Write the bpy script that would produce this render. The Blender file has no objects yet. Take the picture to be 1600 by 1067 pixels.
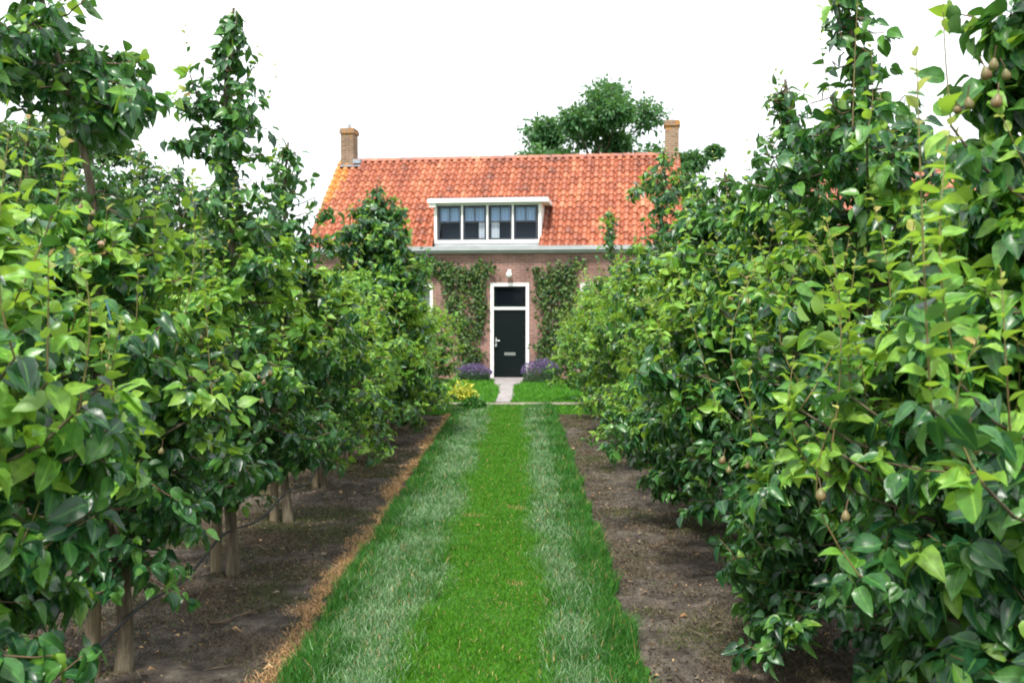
import bpy, math, random
import numpy as np
from mathutils import Vector
PI = math.pi
R = math.radians
scene = bpy.context.scene
col = scene.collection
F = 1555.0; VX = 811.0; HY = 487.0; CH = 1.75

# ------------------------------------------------------------------ camera, sky, sun
cam_d = bpy.data.cameras.new('camera'); cam = bpy.data.objects.new('camera', cam_d); col.objects.link(cam)
cam_d.lens = 35.0; cam_d.sensor_width = 36.0; cam_d.clip_end = 3000; cam_d.clip_start = 0.05
cam.location = (0, 0, CH)
cam.rotation_euler = (R(90 - 1.71), 0, R(0.4))
cam_d.dof.use_dof = True; cam_d.dof.focus_distance = 6.0; cam_d.dof.aperture_fstop = 5.6
scene.camera = cam
SUN_EL = 57; SUN_AZ = 198          # compass azimuth, 0 = +y, clockwise
world = bpy.data.worlds.new("World"); scene.world = world; world.use_nodes = True
nt = world.node_tree; nt.nodes.clear()
out = nt.nodes.new('ShaderNodeOutputWorld'); bg = nt.nodes.new('ShaderNodeBackground')
sky = nt.nodes.new('ShaderNodeTexSky'); sky.sky_type = 'NISHITA'; sky.sun_disc = False
sky.sun_elevation = R(SUN_EL); sky.sun_rotation = R(SUN_AZ); sky.dust_density = 3.0; sky.air_density = 1.0
tc = nt.nodes.new('ShaderNodeTexCoord'); nz = nt.nodes.new('ShaderNodeTexNoise')
nz.inputs['Scale'].default_value = 2.2; nz.inputs['Detail'].default_value = 6
rp = nt.nodes.new('ShaderNodeValToRGB'); rp.color_ramp.elements[0].position = .36; rp.color_ramp.elements[0].color = (.82,.82,.82,1)
rp.color_ramp.elements[1].position = .6
mx = nt.nodes.new('ShaderNodeMixRGB'); mx.inputs[2].default_value = (12.5, 12.9, 13.4, 1)
nt.links.new(tc.outputs['Generated'], nz.inputs['Vector']); nt.links.new(nz.outputs['Fac'], rp.inputs[0])
nt.links.new(rp.outputs[0], mx.inputs[0]); nt.links.new(sky.outputs[0], mx.inputs[1]); nt.links.new(mx.outputs[0], bg.inputs[0])
bg.inputs[1].default_value = 0.082
nt.links.new(bg.outputs[0], out.inputs[0])
sd = bpy.data.lights.new('sun', 'SUN'); so = bpy.data.objects.new('sun', sd); col.objects.link(so)
sd.energy = 3.3; sd.angle = R(9); sd.color = (1, .96, .88)
az = R(SUN_AZ); el = R(SUN_EL)
sdir = Vector((math.sin(az)*math.cos(el), math.cos(az)*math.cos(el), math.sin(el)))
so.rotation_euler = sdir.to_track_quat('Z', 'Y').to_euler()
vs = scene.view_settings; vs.view_transform = 'Standard'; vs.look = 'None'; vs.gamma = 1; vs.exposure = 0.80
scene.cycles.filter_width = 1.9
scene.cycles.max_bounces = 8; scene.cycles.transparent_max_bounces = 8

# ------------------------------------------------------------------ materials
def mat(name, c=(.5,.5,.5), rough=.6, spec=.5, metal=0):
    m = bpy.data.materials.new(name); m.use_nodes = True
    b = m.node_tree.nodes['Principled BSDF']
    b.inputs['Base Color'].default_value = (*c, 1); b.inputs['Roughness'].default_value = rough
    b.inputs['Specular IOR Level'].default_value = spec; b.inputs['Metallic'].default_value = metal
    return m
def nodes(m): return m.node_tree.nodes, m.node_tree.links, m.node_tree.nodes['Principled BSDF']
def ramp(N, stops):
    r = N.new('ShaderNodeValToRGB'); e = r.color_ramp.elements
    while len(e) < len(stops): e.new(.5)
    for k, (p, c) in enumerate(stops): e[k].position = p; e[k].color = (*c, 1)
    return r
def noisy(name, stops, scale=5, detail=6, rough=.7, bump=0, bscale=None, spec=.4, coords='Object', stretch=(1,1,1), rgh=.6):
    m = mat(name, rough=rough, spec=spec); N, L, b = nodes(m)
    t = N.new('ShaderNodeTexCoord'); mp = N.new('ShaderNodeMapping'); mp.inputs['Scale'].default_value = stretch
    n = N.new('ShaderNodeTexNoise'); n.inputs['Scale'].default_value = scale; n.inputs['Detail'].default_value = detail; n.inputs['Roughness'].default_value = rgh
    r = ramp(N, stops)
    L.new(t.outputs[coords], mp.inputs[0]); L.new(mp.outputs[0], n.inputs['Vector']); L.new(n.outputs['Fac'], r.inputs[0]); L.new(r.outputs[0], b.inputs['Base Color'])
    if bump:
        n2 = N.new('ShaderNodeTexNoise'); n2.inputs['Scale'].default_value = bscale or scale*4; n2.inputs['Detail'].default_value = 5
        L.new(mp.outputs[0], n2.inputs['Vector'])
        bp = N.new('ShaderNodeBump'); bp.inputs['Strength'].default_value = bump; bp.inputs['Distance'].default_value = .02
        L.new(n2.outputs['Fac'], bp.inputs['Height']); L.new(bp.outputs[0], b.inputs['Normal'])
    return m
def leafmat(name, stops, under, rough=.4, trans=.3, tcol=None, spec=.5):
    """per-leaf colour by mesh island, paler underside, light passing through"""
    m = mat(name, rough=rough, spec=spec); N, L, b = nodes(m)
    g = N.new('ShaderNodeNewGeometry'); r = ramp(N, stops)
    L.new(g.outputs['Random Per Island'], r.inputs[0])
    mxu = N.new('ShaderNodeMixRGB'); mxu.inputs[2].default_value = (*under, 1)
    at_ = N.new('ShaderNodeAttribute'); at_.attribute_name = 'rib'; rr = ramp(N, [(.86,(0,0,0)),(.97,(.30,.30,.30))]); L.new(at_.outputs['Fac'], rr.inputs[0])
    tcn = N.new('ShaderNodeTexCoord'); nn = N.new('ShaderNodeTexNoise'); nn.inputs['Scale'].default_value = 45; nn.inputs['Detail'].default_value = 4; L.new(tcn.outputs['Object'], nn.inputs['Vector'])
    rn = ramp(N, [(.32,(.62,.60,.5)),(.55,(1.0,1.0,1.0)),(.75,(1.25,1.15,1.0))]); L.new(nn.outputs['Fac'], rn.inputs[0])
    mm = N.new('ShaderNodeMixRGB'); mm.blend_type = 'MULTIPLY'; mm.inputs[0].default_value = 1; L.new(r.outputs[0], mm.inputs[1]); L.new(rn.outputs[0], mm.inputs[2])
    mr_ = N.new('ShaderNodeMixRGB'); mr_.inputs[2].default_value = (*[min(1,x*1.9) for x in stops[-1][1]], 1); L.new(rr.outputs[0], mr_.inputs[0]); L.new(mm.outputs[0], mr_.inputs[1])
    bmp = N.new('ShaderNodeBump'); bmp.inputs['Strength'].default_value = .35; bmp.inputs['Distance'].default_value = .004; L.new(nn.outputs['Fac'], bmp.inputs['Height']); L.new(bmp.outputs[0], b.inputs['Normal'])
    L.new(g.outputs['Backfacing'], mxu.inputs[0]); L.new(mr_.outputs[0], mxu.inputs[1]); L.new(mxu.outputs[0], b.inputs['Base Color'])
    tr = N.new('ShaderNodeBsdfTranslucent')
    if tcol: tr.inputs[0].default_value = (*tcol, 1)
    else: L.new(r.outputs[0], tr.inputs[0])
    ms = N.new('ShaderNodeMixShader'); ms.inputs[0].default_value = trans
    L.new(b.outputs[0], ms.inputs[1]); L.new(tr.outputs[0], ms.inputs[2]); L.new(ms.outputs[0], N['Material Output'].inputs[0])
    return m
M = {}
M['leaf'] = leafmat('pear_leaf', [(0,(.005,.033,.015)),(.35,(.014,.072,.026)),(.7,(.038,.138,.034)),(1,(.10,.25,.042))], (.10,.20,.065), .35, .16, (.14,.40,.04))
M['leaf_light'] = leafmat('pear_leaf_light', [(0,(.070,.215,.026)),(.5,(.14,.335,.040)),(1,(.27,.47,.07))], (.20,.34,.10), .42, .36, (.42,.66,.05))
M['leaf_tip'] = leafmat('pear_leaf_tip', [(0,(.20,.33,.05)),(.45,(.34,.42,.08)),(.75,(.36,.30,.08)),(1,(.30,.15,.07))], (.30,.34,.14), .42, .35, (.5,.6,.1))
M['leaf_far'] = leafmat('orchard_leaf_far', [(0,(.016,.055,.018)),(.5,(.035,.105,.028)),(1,(.085,.18,.045))], (.08,.14,.06), .45, .28, (.14,.30,.03))
M['leaf_tree'] = leafmat('broadleaf', [(0,(.022,.085,.032)),(.5,(.045,.15,.048)),(1,(.10,.25,.08))], (.06,.13,.06), .5, .35, (.14,.32,.06))
M['vine'] = leafmat('vine_leaf', [(0,(.016,.048,.010)),(.4,(.035,.095,.014)),(.8,(.085,.17,.022)),(.94,(.12,.16,.03)),(1,(.10,.05,.02))], (.07,.11,.04), .5, .25)
M['yellow'] = leafmat('yellow_leaf', [(0,(.32,.42,.03)),(.6,(.55,.58,.05)),(1,(.68,.66,.10))], (.5,.5,.12), .5, .3)
M['lav_leaf'] = leafmat('lavender_leaf', [(0,(.03,.09,.03)),(1,(.08,.16,.07))], (.08,.14,.07), .6, .2)
M['lav_flower'] = leafmat('lavender_flower', [(0,(.07,.05,.13)),(.6,(.14,.10,.22)),(1,(.24,.18,.34))], (.2,.14,.34), .7, .2)
M['bark'] = noisy('bark', [(.3,(.055,.042,.030)),(.5,(.12,.095,.062)),(.7,(.21,.18,.12))], 9, 8, .85, .7, 30, stretch=(3,3,.6))
M['twig'] = noisy('twig', [(.3,(.07,.045,.028)),(.7,(.17,.11,.06))], 20, 4, .7)
M['shoot'] = noisy('green_shoot', [(.3,(.13,.075,.035)),(.7,(.17,.17,.05))], 12, 3, .6)
M['stake'] = noisy('stake_wood', [(.3,(.10,.078,.048)),(.5,(.19,.15,.09)),(.7,(.30,.25,.16))], 6, 8, .85, .5, 30, stretch=(4,4,.5))
M['pear'] = noisy('pear_skin', [(.35,(.08,.12,.03)),(.5,(.13,.13,.045)),(.65,(.17,.11,.05)),(.8,(.19,.075,.045))], 14, 5, .45, .1, 60)
M['hose'] = mat('black_hose', (.02,.02,.022), .5)
M['tie'] = mat('blue_green_tie', (.015,.10,.13), .6)
M['white'] = noisy('white_paint', [(.3,(.74,.74,.72)),(.7,(.82,.82,.80))], 3, 5, .45)
M['grey'] = noisy('grey_gutter_paint', [(.3,(.38,.40,.42)),(.7,(.50,.52,.54))], 2, 5, .5, stretch=(1,4,4))
M['door'] = mat('dark_green_door_paint', (.002,.006,.0065), .35, .25)
M['casement'] = mat('dark_casement_paint', (.030,.036,.048), .4)
M['metal'] = mat('brushed_steel', (.6,.6,.6), .35, .5, 1)
M['lead'] = noisy('lead_flashing', [(.3,(.20,.23,.27)),(.7,(.36,.39,.43))], 5, 4, .6)
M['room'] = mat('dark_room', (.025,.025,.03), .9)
M['loft'] = mat('dormer_room', (.16,.18,.22), .9)
M['curtain'] = mat('white_curtain', (.75,.76,.78), .9)
M['sky_reflection'] = mat('painted_sky_reflection', (.62,.78,.98), .9)  # sky reflection of the dormer panes, painted as a flat pale blue
M['globe'] = mat('opal_lamp_glass', (.85,.85,.83), .25)
M['slate'] = noisy('paving_stone', [(.3,(.20,.18,.18)),(.7,(.36,.33,.32))], 4, 6, .8, .2)
def glass():
    m = mat('window_glass', (.02,.03,.045), .04); N, L, b = nodes(m)
    tr = N.new('ShaderNodeBsdfTransparent'); tr.inputs[0].default_value = (.85,.9,.95,1)
    ms = N.new('ShaderNodeMixShader'); ms.inputs[0].default_value = .18
    L.new(tr.outputs[0], ms.inputs[1]); L.new(b.outputs[0], ms.inputs[2]); L.new(ms.outputs[0], N['Material Output'].inputs[0])
    return m
M['glass'] = glass()
def brick(name, c1, c2, mortar, lichen=None, lz=(0,1)):
    m = mat(name, rough=.88, spec=.2); N, L, b = nodes(m)
    t = N.new('ShaderNodeTexCoord'); s = N.new('ShaderNodeSeparateXYZ'); c = N.new('ShaderNodeCombineXYZ')
    a = N.new('ShaderNodeMath'); a.operation = 'ADD'
    L.new(t.outputs['Object'], s.inputs[0]); L.new(s.outputs[0], a.inputs[0]); L.new(s.outputs[1], a.inputs[1])
    L.new(a.outputs[0], c.inputs[0]); L.new(s.outputs[2], c.inputs[1])
    br = N.new('ShaderNodeTexBrick'); br.inputs['Scale'].default_value = 1; br.inputs['Brick Width'].default_value = .22; br.inputs['Row Height'].default_value = .065
    br.inputs['Mortar Size'].default_value = .009; br.inputs['Mortar Smooth'].default_value = .3; br.inputs['Bias'].default_value = 0
    br.inputs['Color1'].default_value = (*c1,1); br.inputs['Color2'].default_value = (*c2,1); br.inputs['Mortar'].default_value = (*mortar,1)
    L.new(c.outputs[0], br.inputs['Vector'])
    n = N.new('ShaderNodeTexNoise'); n.inputs['Scale'].default_value = 1.6; n.inputs['Detail'].default_value = 7; L.new(t.outputs['Object'], n.inputs['Vector'])
    r = ramp(N, [(.3,(.62,.60,.60)),(.55,(1,1,1)),(.75,(1.0,.82,.78))])
    L.new(n.outputs['Fac'], r.inputs[0]); mu = N.new('ShaderNodeMixRGB'); mu.blend_type = 'MULTIPLY'; mu.inputs[0].default_value = 1
    L.new(br.outputs['Color'], mu.inputs[1]); L.new(r.outputs[0], mu.inputs[2]); last = mu.outputs[0]
    if lichen:
        n3 = N.new('ShaderNodeTexNoise'); n3.inputs['Scale'].default_value = 7; n3.inputs['Detail'].default_value = 6; L.new(t.outputs['Object'], n3.inputs['Vector'])
        mr = N.new('ShaderNodeMapRange'); mr.inputs[1].default_value = lz[0]; mr.inputs[2].default_value = lz[1]; L.new(s.outputs[2], mr.inputs[0])
        ad = N.new('ShaderNodeMath'); ad.operation = 'MULTIPLY'; L.new(n3.outputs['Fac'], ad.inputs[0]); L.new(mr.outputs[0], ad.inputs[1])
        rr = ramp(N, [(.36,(0,0,0)),(.5,(1,1,1))]); L.new(ad.outputs[0], rr.inputs[0])
        ml = N.new('ShaderNodeMixRGB'); ml.inputs[2].default_value = (*lichen,1); L.new(rr.outputs[0], ml.inputs[0]); L.new(last, ml.inputs[1]); last = ml.outputs[0]
    L.new(last, b.inputs['Base Color'])
    bp = N.new('ShaderNodeBump'); bp.inputs['Strength'].default_value = .6; bp.inputs['Distance'].default_value = .01; bp.invert = True
    L.new(br.outputs['Fac'], bp.inputs['Height']); L.new(bp.outputs[0], b.inputs['Normal'])
    return m
M['brick'] = brick('house_brick', (.33,.165,.130), (.23,.12,.098), (.34,.28,.25))
M['chimney'] = brick('chimney_brick', (.30,.20,.13), (.20,.12,.08), (.33,.28,.22), (.42,.20,.04), (5.9, 7.3))
def tilemat(name, stops, lichen_x=None):
    m = mat(name, rough=.48, spec=.5); N, L, b = nodes(m)
    g = N.new('ShaderNodeNewGeometry'); t = N.new('ShaderNodeTexCoord')
    n = N.new('ShaderNodeTexNoise'); n.inputs['Scale'].default_value = .9; n.inputs['Detail'].default_value = 7; mpp = N.new('ShaderNodeMapping'); mpp.inputs['Scale'].default_value = (1.6,.5,.5); L.new(t.outputs['Object'], mpp.inputs[0]); L.new(mpp.outputs[0], n.inputs['Vector'])
    a = N.new('ShaderNodeMath'); a.operation = 'MULTIPLY_ADD'; a.inputs[1].default_value = .26; L.new(g.outputs['Random Per Island'], a.inputs[0])
    s_ = N.new('ShaderNodeMath'); s_.operation = 'MULTIPLY'; s_.inputs[1].default_value = .80; L.new(n.outputs['Fac'], s_.inputs[0]); L.new(s_.outputs[0], a.inputs[2])
    r = ramp(N, stops); L.new(a.outputs[0], r.inputs[0])
    n2 = N.new('ShaderNodeTexNoise'); n2.inputs['Scale'].default_value = 14; n2.inputs['Detail'].default_value = 6; L.new(t.outputs['Object'], n2.inputs['Vector'])
    r2 = ramp(N, [(.32,(.45,.42,.42)),(.5,(1,1,1))]); L.new(n2.outputs['Fac'], r2.inputs[0])
    mu = N.new('ShaderNodeMixRGB'); mu.blend_type = 'MULTIPLY'; mu.inputs[0].default_value = .8; L.new(r.outputs[0], mu.inputs[1]); L.new(r2.outputs[0], mu.inputs[2]); last = mu.outputs[0]
    if lichen_x is not None:
        s = N.new('ShaderNodeSeparateXYZ'); L.new(t.outputs['Object'], s.inputs[0])
        mr = N.new('ShaderNodeMapRange'); mr.inputs[1].default_value = lichen_x[0]; mr.inputs[2].default_value = lichen_x[1]; mr.inputs[3].default_value = 1; mr.inputs[4].default_value = 0
        L.new(s.outputs[0], mr.inputs[0])
        mz = N.new('ShaderNodeMapRange'); mz.inputs[1].default_value = 4.0; mz.inputs[2].default_value = 5.8; L.new(s.outputs[2], mz.inputs[0])
        p = N.new('ShaderNodeMath'); p.operation = 'MULTIPLY'; L.new(mr.outputs[0], p.inputs[0]); L.new(mz.outputs[0], p.inputs[1])
        n3 = N.new('ShaderNodeTexNoise'); n3.inputs['Scale'].default_value = 5; n3.inputs['Detail'].default_value = 5; L.new(t.outputs['Object'], n3.inputs['Vector'])
        q = N.new('ShaderNodeMath'); q.operation = 'ADD'; L.new(p.outputs[0], q.inputs[0]); L.new(n3.outputs['Fac'], q.inputs[1])
        rr = ramp(N, [(.8,(0,0,0)),(1.0,(.9,.9,.9))]); L.new(q.outputs[0], rr.inputs[0])
        ml = N.new('ShaderNodeMixRGB'); ml.inputs[2].default_value = (.50,.20,.035,1); L.new(rr.outputs[0], ml.inputs[0]); L.new(last, ml.inputs[1]); last = ml.outputs[0]
    L.new(last, b.inputs['Base Color'])
    return m
M['tile'] = tilemat('roof_tile', [(.26,(.15,.065,.045)),(.40,(.27,.076,.038)),(.54,(.35,.098,.046)),(.68,(.42,.14,.066)),(.82,(.52,.24,.13))], (-5.5,-4.8))
M['tile2'] = tilemat('roof_tile_old', [(.26,(.14,.06,.045)),(.40,(.27,.085,.05)),(.54,(.36,.115,.062)),(.68,(.44,.17,.095)),(.82,(.52,.27,.17))])
M['soil'] = noisy('orchard_soil', [(.32,(.022,.018,.015)),(.45,(.058,.048,.040)),(.56,(.108,.090,.074)),(.70,(.22,.18,.14))], 5, 14, .95, 1.0, 30, spec=.15, rgh=.75)
M['ground'] = noisy('meadow_green', [(.3,(.045,.11,.02)),(.7,(.08,.17,.035))], .6, 8, .95, .3, 8, spec=.1)
M['turf'] = noisy('turf_base', [(.3,(.028,.085,.012)),(.7,(.055,.15,.02))], 6, 8, .95, .5, 40, spec=.1)
M['pathstone'] = noisy('pale_path', [(.3,(.15,.13,.10)),(.7,(.30,.265,.21))], 6, 8, .9, .4, 60)
def grassmat(n, stops): return leafmat(n, stops, tuple(x*1.1 for x in stops[len(stops)//2][1]), .55, .3, None, .3)
M['g_mid'] = grassmat('grass_bright', [(0,(.042,.17,.007)),(.5,(.075,.25,.011)),(1,(.13,.33,.022))])
M['g_track'] = grassmat('grass_track', [(0,(.06,.19,.05)),(.5,(.14,.30,.12)),(.85,(.28,.42,.24)),(1,(.42,.45,.29))])
M['g_dark'] = grassmat('grass_dark', [(0,(.020,.105,.013)),(.5,(.038,.165,.020)),(1,(.08,.24,.036))])
M['straw'] = grassmat('dead_grass', [(0,(.34,.18,.08)),(.5,(.55,.33,.155)),(1,(.68,.48,.27))])
M['hay'] = grassmat('bleached_hay', [(0,(.10,.075,.05)),(.5,(.20,.155,.10)),(1,(.33,.27,.18))])
M['moss'] = grassmat('moss', [(0,(.035,.045,.012)),(.5,(.075,.095,.025)),(1,(.15,.17,.06))])
M['litter'] = grassmat('litter', [(0,(.02,.016,.013)),(.4,(.055,.04,.03)),(.7,(.11,.08,.055)),(.85,(.10,.10,.04)),(1,(.30,.24,.17))])

# ------------------------------------------------------------------ mesh builder
class MB:
    def __init__(s): s.v = []; s.rib = []; s.n = 0; s.f = []; s.mats = []
    def mi(s, m):
        if m not in s.mats: s.mats.append(m)
        return s.mats.index(m)
    def add(s, V, Fc, m, idx=None):
        V = np.asarray(V, float).reshape(-1,3); Fc = np.asarray(Fc, int)
        if len(Fc) == 0: return
        k = s.mi(m); s.v.append(V); s.f.append((Fc + s.n, np.full(len(Fc), k) if idx is None else idx)); s.n += len(V)
    def box(s, x0,x1,y0,y1,z0,z1, m):
        V = [(x,y,z) for z in (z0,z1) for y in (y0,y1) for x in (x0,x1)]
        s.add(V, [(0,2,3,1),(4,5,7,6),(0,1,5,4),(2,6,7,3),(0,4,6,2),(1,3,7,5)], m)
    def quad(s, a,b,c,d, m): s.add([a,b,c,d], [(0,1,2,3)], m)
    def prism(s, pts, ax, a0, a1, m):
        """polygon pts in the two other axes, extruded along ax"""
        n = len(pts); V = []
        for a in (a0, a1):
            for p in pts:
                q = list(p); q.insert(ax, a); V.append(q)
        for k in range(n):
            j = (k+1) % n
            s.add([V[k],V[j],V[n+j],V[n+k]], [(0,1,2,3)], m)
        for o in (0, n):
            for k in range(1, n-1): s.add([V[o],V[o+k],V[o+k+1]], [(0,1,2)], m)
    def tube(s, P, rad, m, sides=6, cap=True):
        P = np.asarray(P, float); n = len(P); rad = np.broadcast_to(rad, (n,)).astype(float)
        T = np.gradient(P, axis=0); T /= np.linalg.norm(T, axis=1)[:,None] + 1e-9
        ref = np.array([1,0,0.]) if abs(T[:,0]).mean() < .8 else np.array([0,1,0.])
        A = np.cross(T, ref); A /= np.linalg.norm(A, axis=1)[:,None] + 1e-9; B = np.cross(T, A)
        th = np.arange(sides)*2*PI/sides
        V = P[:,None,:] + rad[:,None,None]*(np.cos(th)[None,:,None]*A[:,None,:] + np.sin(th)[None,:,None]*B[:,None,:])
        i = np.arange(n-1)[:,None]*sides; j = np.arange(sides)[None,:]; j2 = (j+1) % sides
        Fc = np.stack([i+j, i+sides+j, i+sides+j2, i+j2], -1).reshape(-1,4)
        s.add(V.reshape(-1,3), Fc, m)
        if cap:
            for e, o in ((0,0),(n-1,(n-1)*sides)):
                Vc = np.vstack([V[e], P[e]]); s.add(Vc, [(k,(k+1)%sides,sides) for k in range(sides)], m)
    def lathe(s, prof, m, sides=14, c=(0,0,0)):
        th = np.arange(sides)*2*PI/sides
        V = np.array([[(c[0]+r*math.cos(t), c[1]+r*math.sin(t), c[2]+z) for t in th] for r, z in prof]).reshape(-1,3)
        n = len(prof); i = np.arange(n-1)[:,None]*sides; j = np.arange(sides)[None,:]; j2 = (j+1) % sides
        s.add(V, np.stack([i+j, i+j2, i+sides+j2, i+sides+j], -1).reshape(-1,4), m)
    def leaves(s, P, D, Nn, S, mats, fine=True, wid=.62, rng=None):
        """P base, D axis, Nn normal, S length, mats list of material per leaf (int array, list)"""
        P = np.asarray(P); D = np.asarray(D); Nn = np.asarray(Nn); S = np.asarray(S)
        D = D/(np.linalg.norm(D,axis=1)[:,None]+1e-9)
        Nn = Nn - (Nn*D).sum(1)[:,None]*D; Nn /= (np.linalg.norm(Nn,axis=1)[:,None]+1e-9)
        W = np.cross(D, Nn)
        n = len(P); rng = rng or np.random.default_rng(1)
        droop = rng.uniform(.08, .62, n); fold = rng.uniform(.15, .85, n); ww = wid*rng.uniform(.85,1.15,n)
        wave = rng.normal(0,.07,n)
        if fine: st = [(0.06,.0),(.15,.27),(.32,.46),(.53,.49),(.76,.30),(.91,.10),(1.0,0)]
        else: st = [(0.05,0),(.45,.5),(1.0,0)]
        V = []
        for t, h in st:
            z = -droop*t*t + wave*math.sin(t*6)
            c = P + S[:,None]*(D*(t)[..., None] if False else D*t + Nn*z[:,None])
            if h == 0: V.append(c)
            else:
                hw = h*ww
                e = S[:,None]*(W*hw[:,None]); up = S[:,None]*Nn*(hw*fold)[:,None]
                V += [c - e + up, c, c + e + up]
        K = len(V); V = np.stack(V, 1)
        if fine:
            q = [f for i in range(4) for f in ((1+3*i,2+3*i,5+3*i,4+3*i),(2+3*i,3+3*i,6+3*i,5+3*i))]; t3 = [(0,2,1),(0,3,2),(13,14,16),(14,15,16)]
            rb = np.zeros(17); rb[[0,2,5,8,11,14,16]] = 1; s.rib.append((s.n, np.tile(rb, n)))
        else: q = []; t3 = [(0,2,1),(0,3,2),(1,2,4),(2,3,4)]
        base = (np.arange(n)*K)[:,None,None]
        midx, mlist = mats
        loc = np.array([s.mi(m) for m in mlist]); mm = loc[midx]
        off = s.n; s.v.append(V.reshape(-1,3)); s.n += n*K
        for L_ in (q, t3):
            if L_:
                A = (np.array(L_)[None]+base+off)
                s.f.append((A.reshape(-1, A.shape[-1]), np.repeat(mm, len(L_))))
    def build(s, name, parent=None, smooth=False, loc=None):
        me = bpy.data.meshes.new(name)
        V = np.concatenate(s.v) if s.v else np.zeros((0,3))
        tot = np.concatenate([np.full(len(f), f.shape[1]) for f, _ in s.f]); L_ = np.concatenate([f.ravel() for f, _ in s.f])
        mi = np.concatenate([i for _, i in s.f])
        me.vertices.add(len(V)); me.vertices.foreach_set('co', V.astype(np.float32).ravel())
        me.loops.add(len(L_)); me.loops.foreach_set('vertex_index', L_.astype(np.int32))
        me.polygons.add(len(tot)); st = np.concatenate([[0], np.cumsum(tot)[:-1]])
        me.polygons.foreach_set('loop_start', st.astype(np.int32))
        me.polygons.foreach_set('loop_total', tot.astype(np.int32))
        me.polygons.foreach_set('material_index', mi.astype(np.int32))
        me.polygons.foreach_set('use_smooth', np.full(len(tot), bool(smooth)))
        for m in s.mats: me.materials.append(M[m])
        if s.rib:
            at_ = me.attributes.new('rib', 'FLOAT', 'POINT'); arr = np.zeros(len(V), np.float32)
            for o_, r_ in s.rib: arr[o_:o_+len(r_)] = r_
            at_.data.foreach_set('value', arr)
        me.update(calc_edges=True); me.validate()
        o = bpy.data.objects.new(name, me); col.objects.link(o)
        if parent: o.parent = parent
        if loc: o.location = loc
        return o
def tag(o, label=None, cat=None, group=None, kind=None):
    if label: o['label'] = label
    if cat: o['category'] = cat
    if group: o['group'] = group
    if kind: o['kind'] = kind
    return o
def empty(name, loc, rz, label, cat, group=None):
    o = bpy.data.objects.new(name, None); col.objects.link(o); o.location = loc; o.rotation_euler = (0,0,rz); o.empty_display_size = .2
    return tag(o, label, cat, group)
def nrm(a): return a/(np.linalg.norm(a, axis=-1, keepdims=True)+1e-9)

# ------------------------------------------------------------------ the setting: ground sheets
b = MB(); b.quad((-600,-300,-.03),(600,-300,-.03),(600,900,-.03),(-600,900,-.03),'ground'); tag(b.build('ground'), 'flat green meadow ground reaching the horizon', 'ground', kind='structure')
def sheet(name, x0,x1,y0,y1, z, m, nx, ny, amp, seed, label, cat, edge=0):
    rng = np.random.default_rng(seed)
    X, Y = np.meshgrid(np.linspace(x0,x1,nx+1), np.linspace(y0,y1,ny+1))
    Z = z + rng.normal(0, amp, X.shape)
    if edge: X[:,0] += rng.normal(0,edge,ny+1); X[:,-1] += rng.normal(0,edge,ny+1)
    V = np.stack([X,Y,Z],-1).reshape(-1,3)
    i = (np.arange(ny)[:,None]*(nx+1)+np.arange(nx)[None]).ravel()
    b = MB(); b.add(V, np.stack([i,i+1,i+nx+2,i+nx+1],-1), m); return tag(b.build(name, smooth=True), label, cat, kind='structure')
sheet('orchard_soil', -14, 14, -3, 17.0, -.012, 'soil', 280, 200, .006, 3, 'bare dark orchard soil with moss and litter under the trees', 'soil')
sheet('grass_path_turf', -1.1, .6, -2, 18.0, .012, 'turf', 24, 200, .004, 4, 'green turf of the path between the tree rows', 'path', .02)
sheet('garden_lawn', -6, 6, 16.9, 25.9, .0, 'turf', 60, 40, .003, 5, 'lawn in front of the brick house', 'lawn')
bb = MB()
pts = []
for k in range(25):
    x = -6 + k*.5; pts.append((x, 18.55 + .12*math.sin(x*1.3) - .05*x))
for k in range(24):
    (xa,ya),(xb,yb) = pts[k], pts[k+1]
    bb.quad((xa,ya,.014),(xb,yb,.014),(xb,yb+.5,.014),(xa,ya+.5,.014),'pathstone')
tag(bb.build('garden_path'), 'pale gravel path crossing in front of the lawn', 'path', kind='structure')
bb = MB()
for k in range(10):
    ya = 19.15 + k*.64; yb = ya + .625; t = k/9
    xc = -.31 + .05*t + .04*math.sin(k*.7); w = .14 + .03*(k%3)/2 + .20*max(0, t-.55)/.45
    bb.box(xc-w, xc+w, ya, yb, -.01, .022+.002*(k%2), 'slate')
tag(bb.build('door_path'), 'grey paving slabs leading to the front door', 'path', kind='structure')

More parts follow.
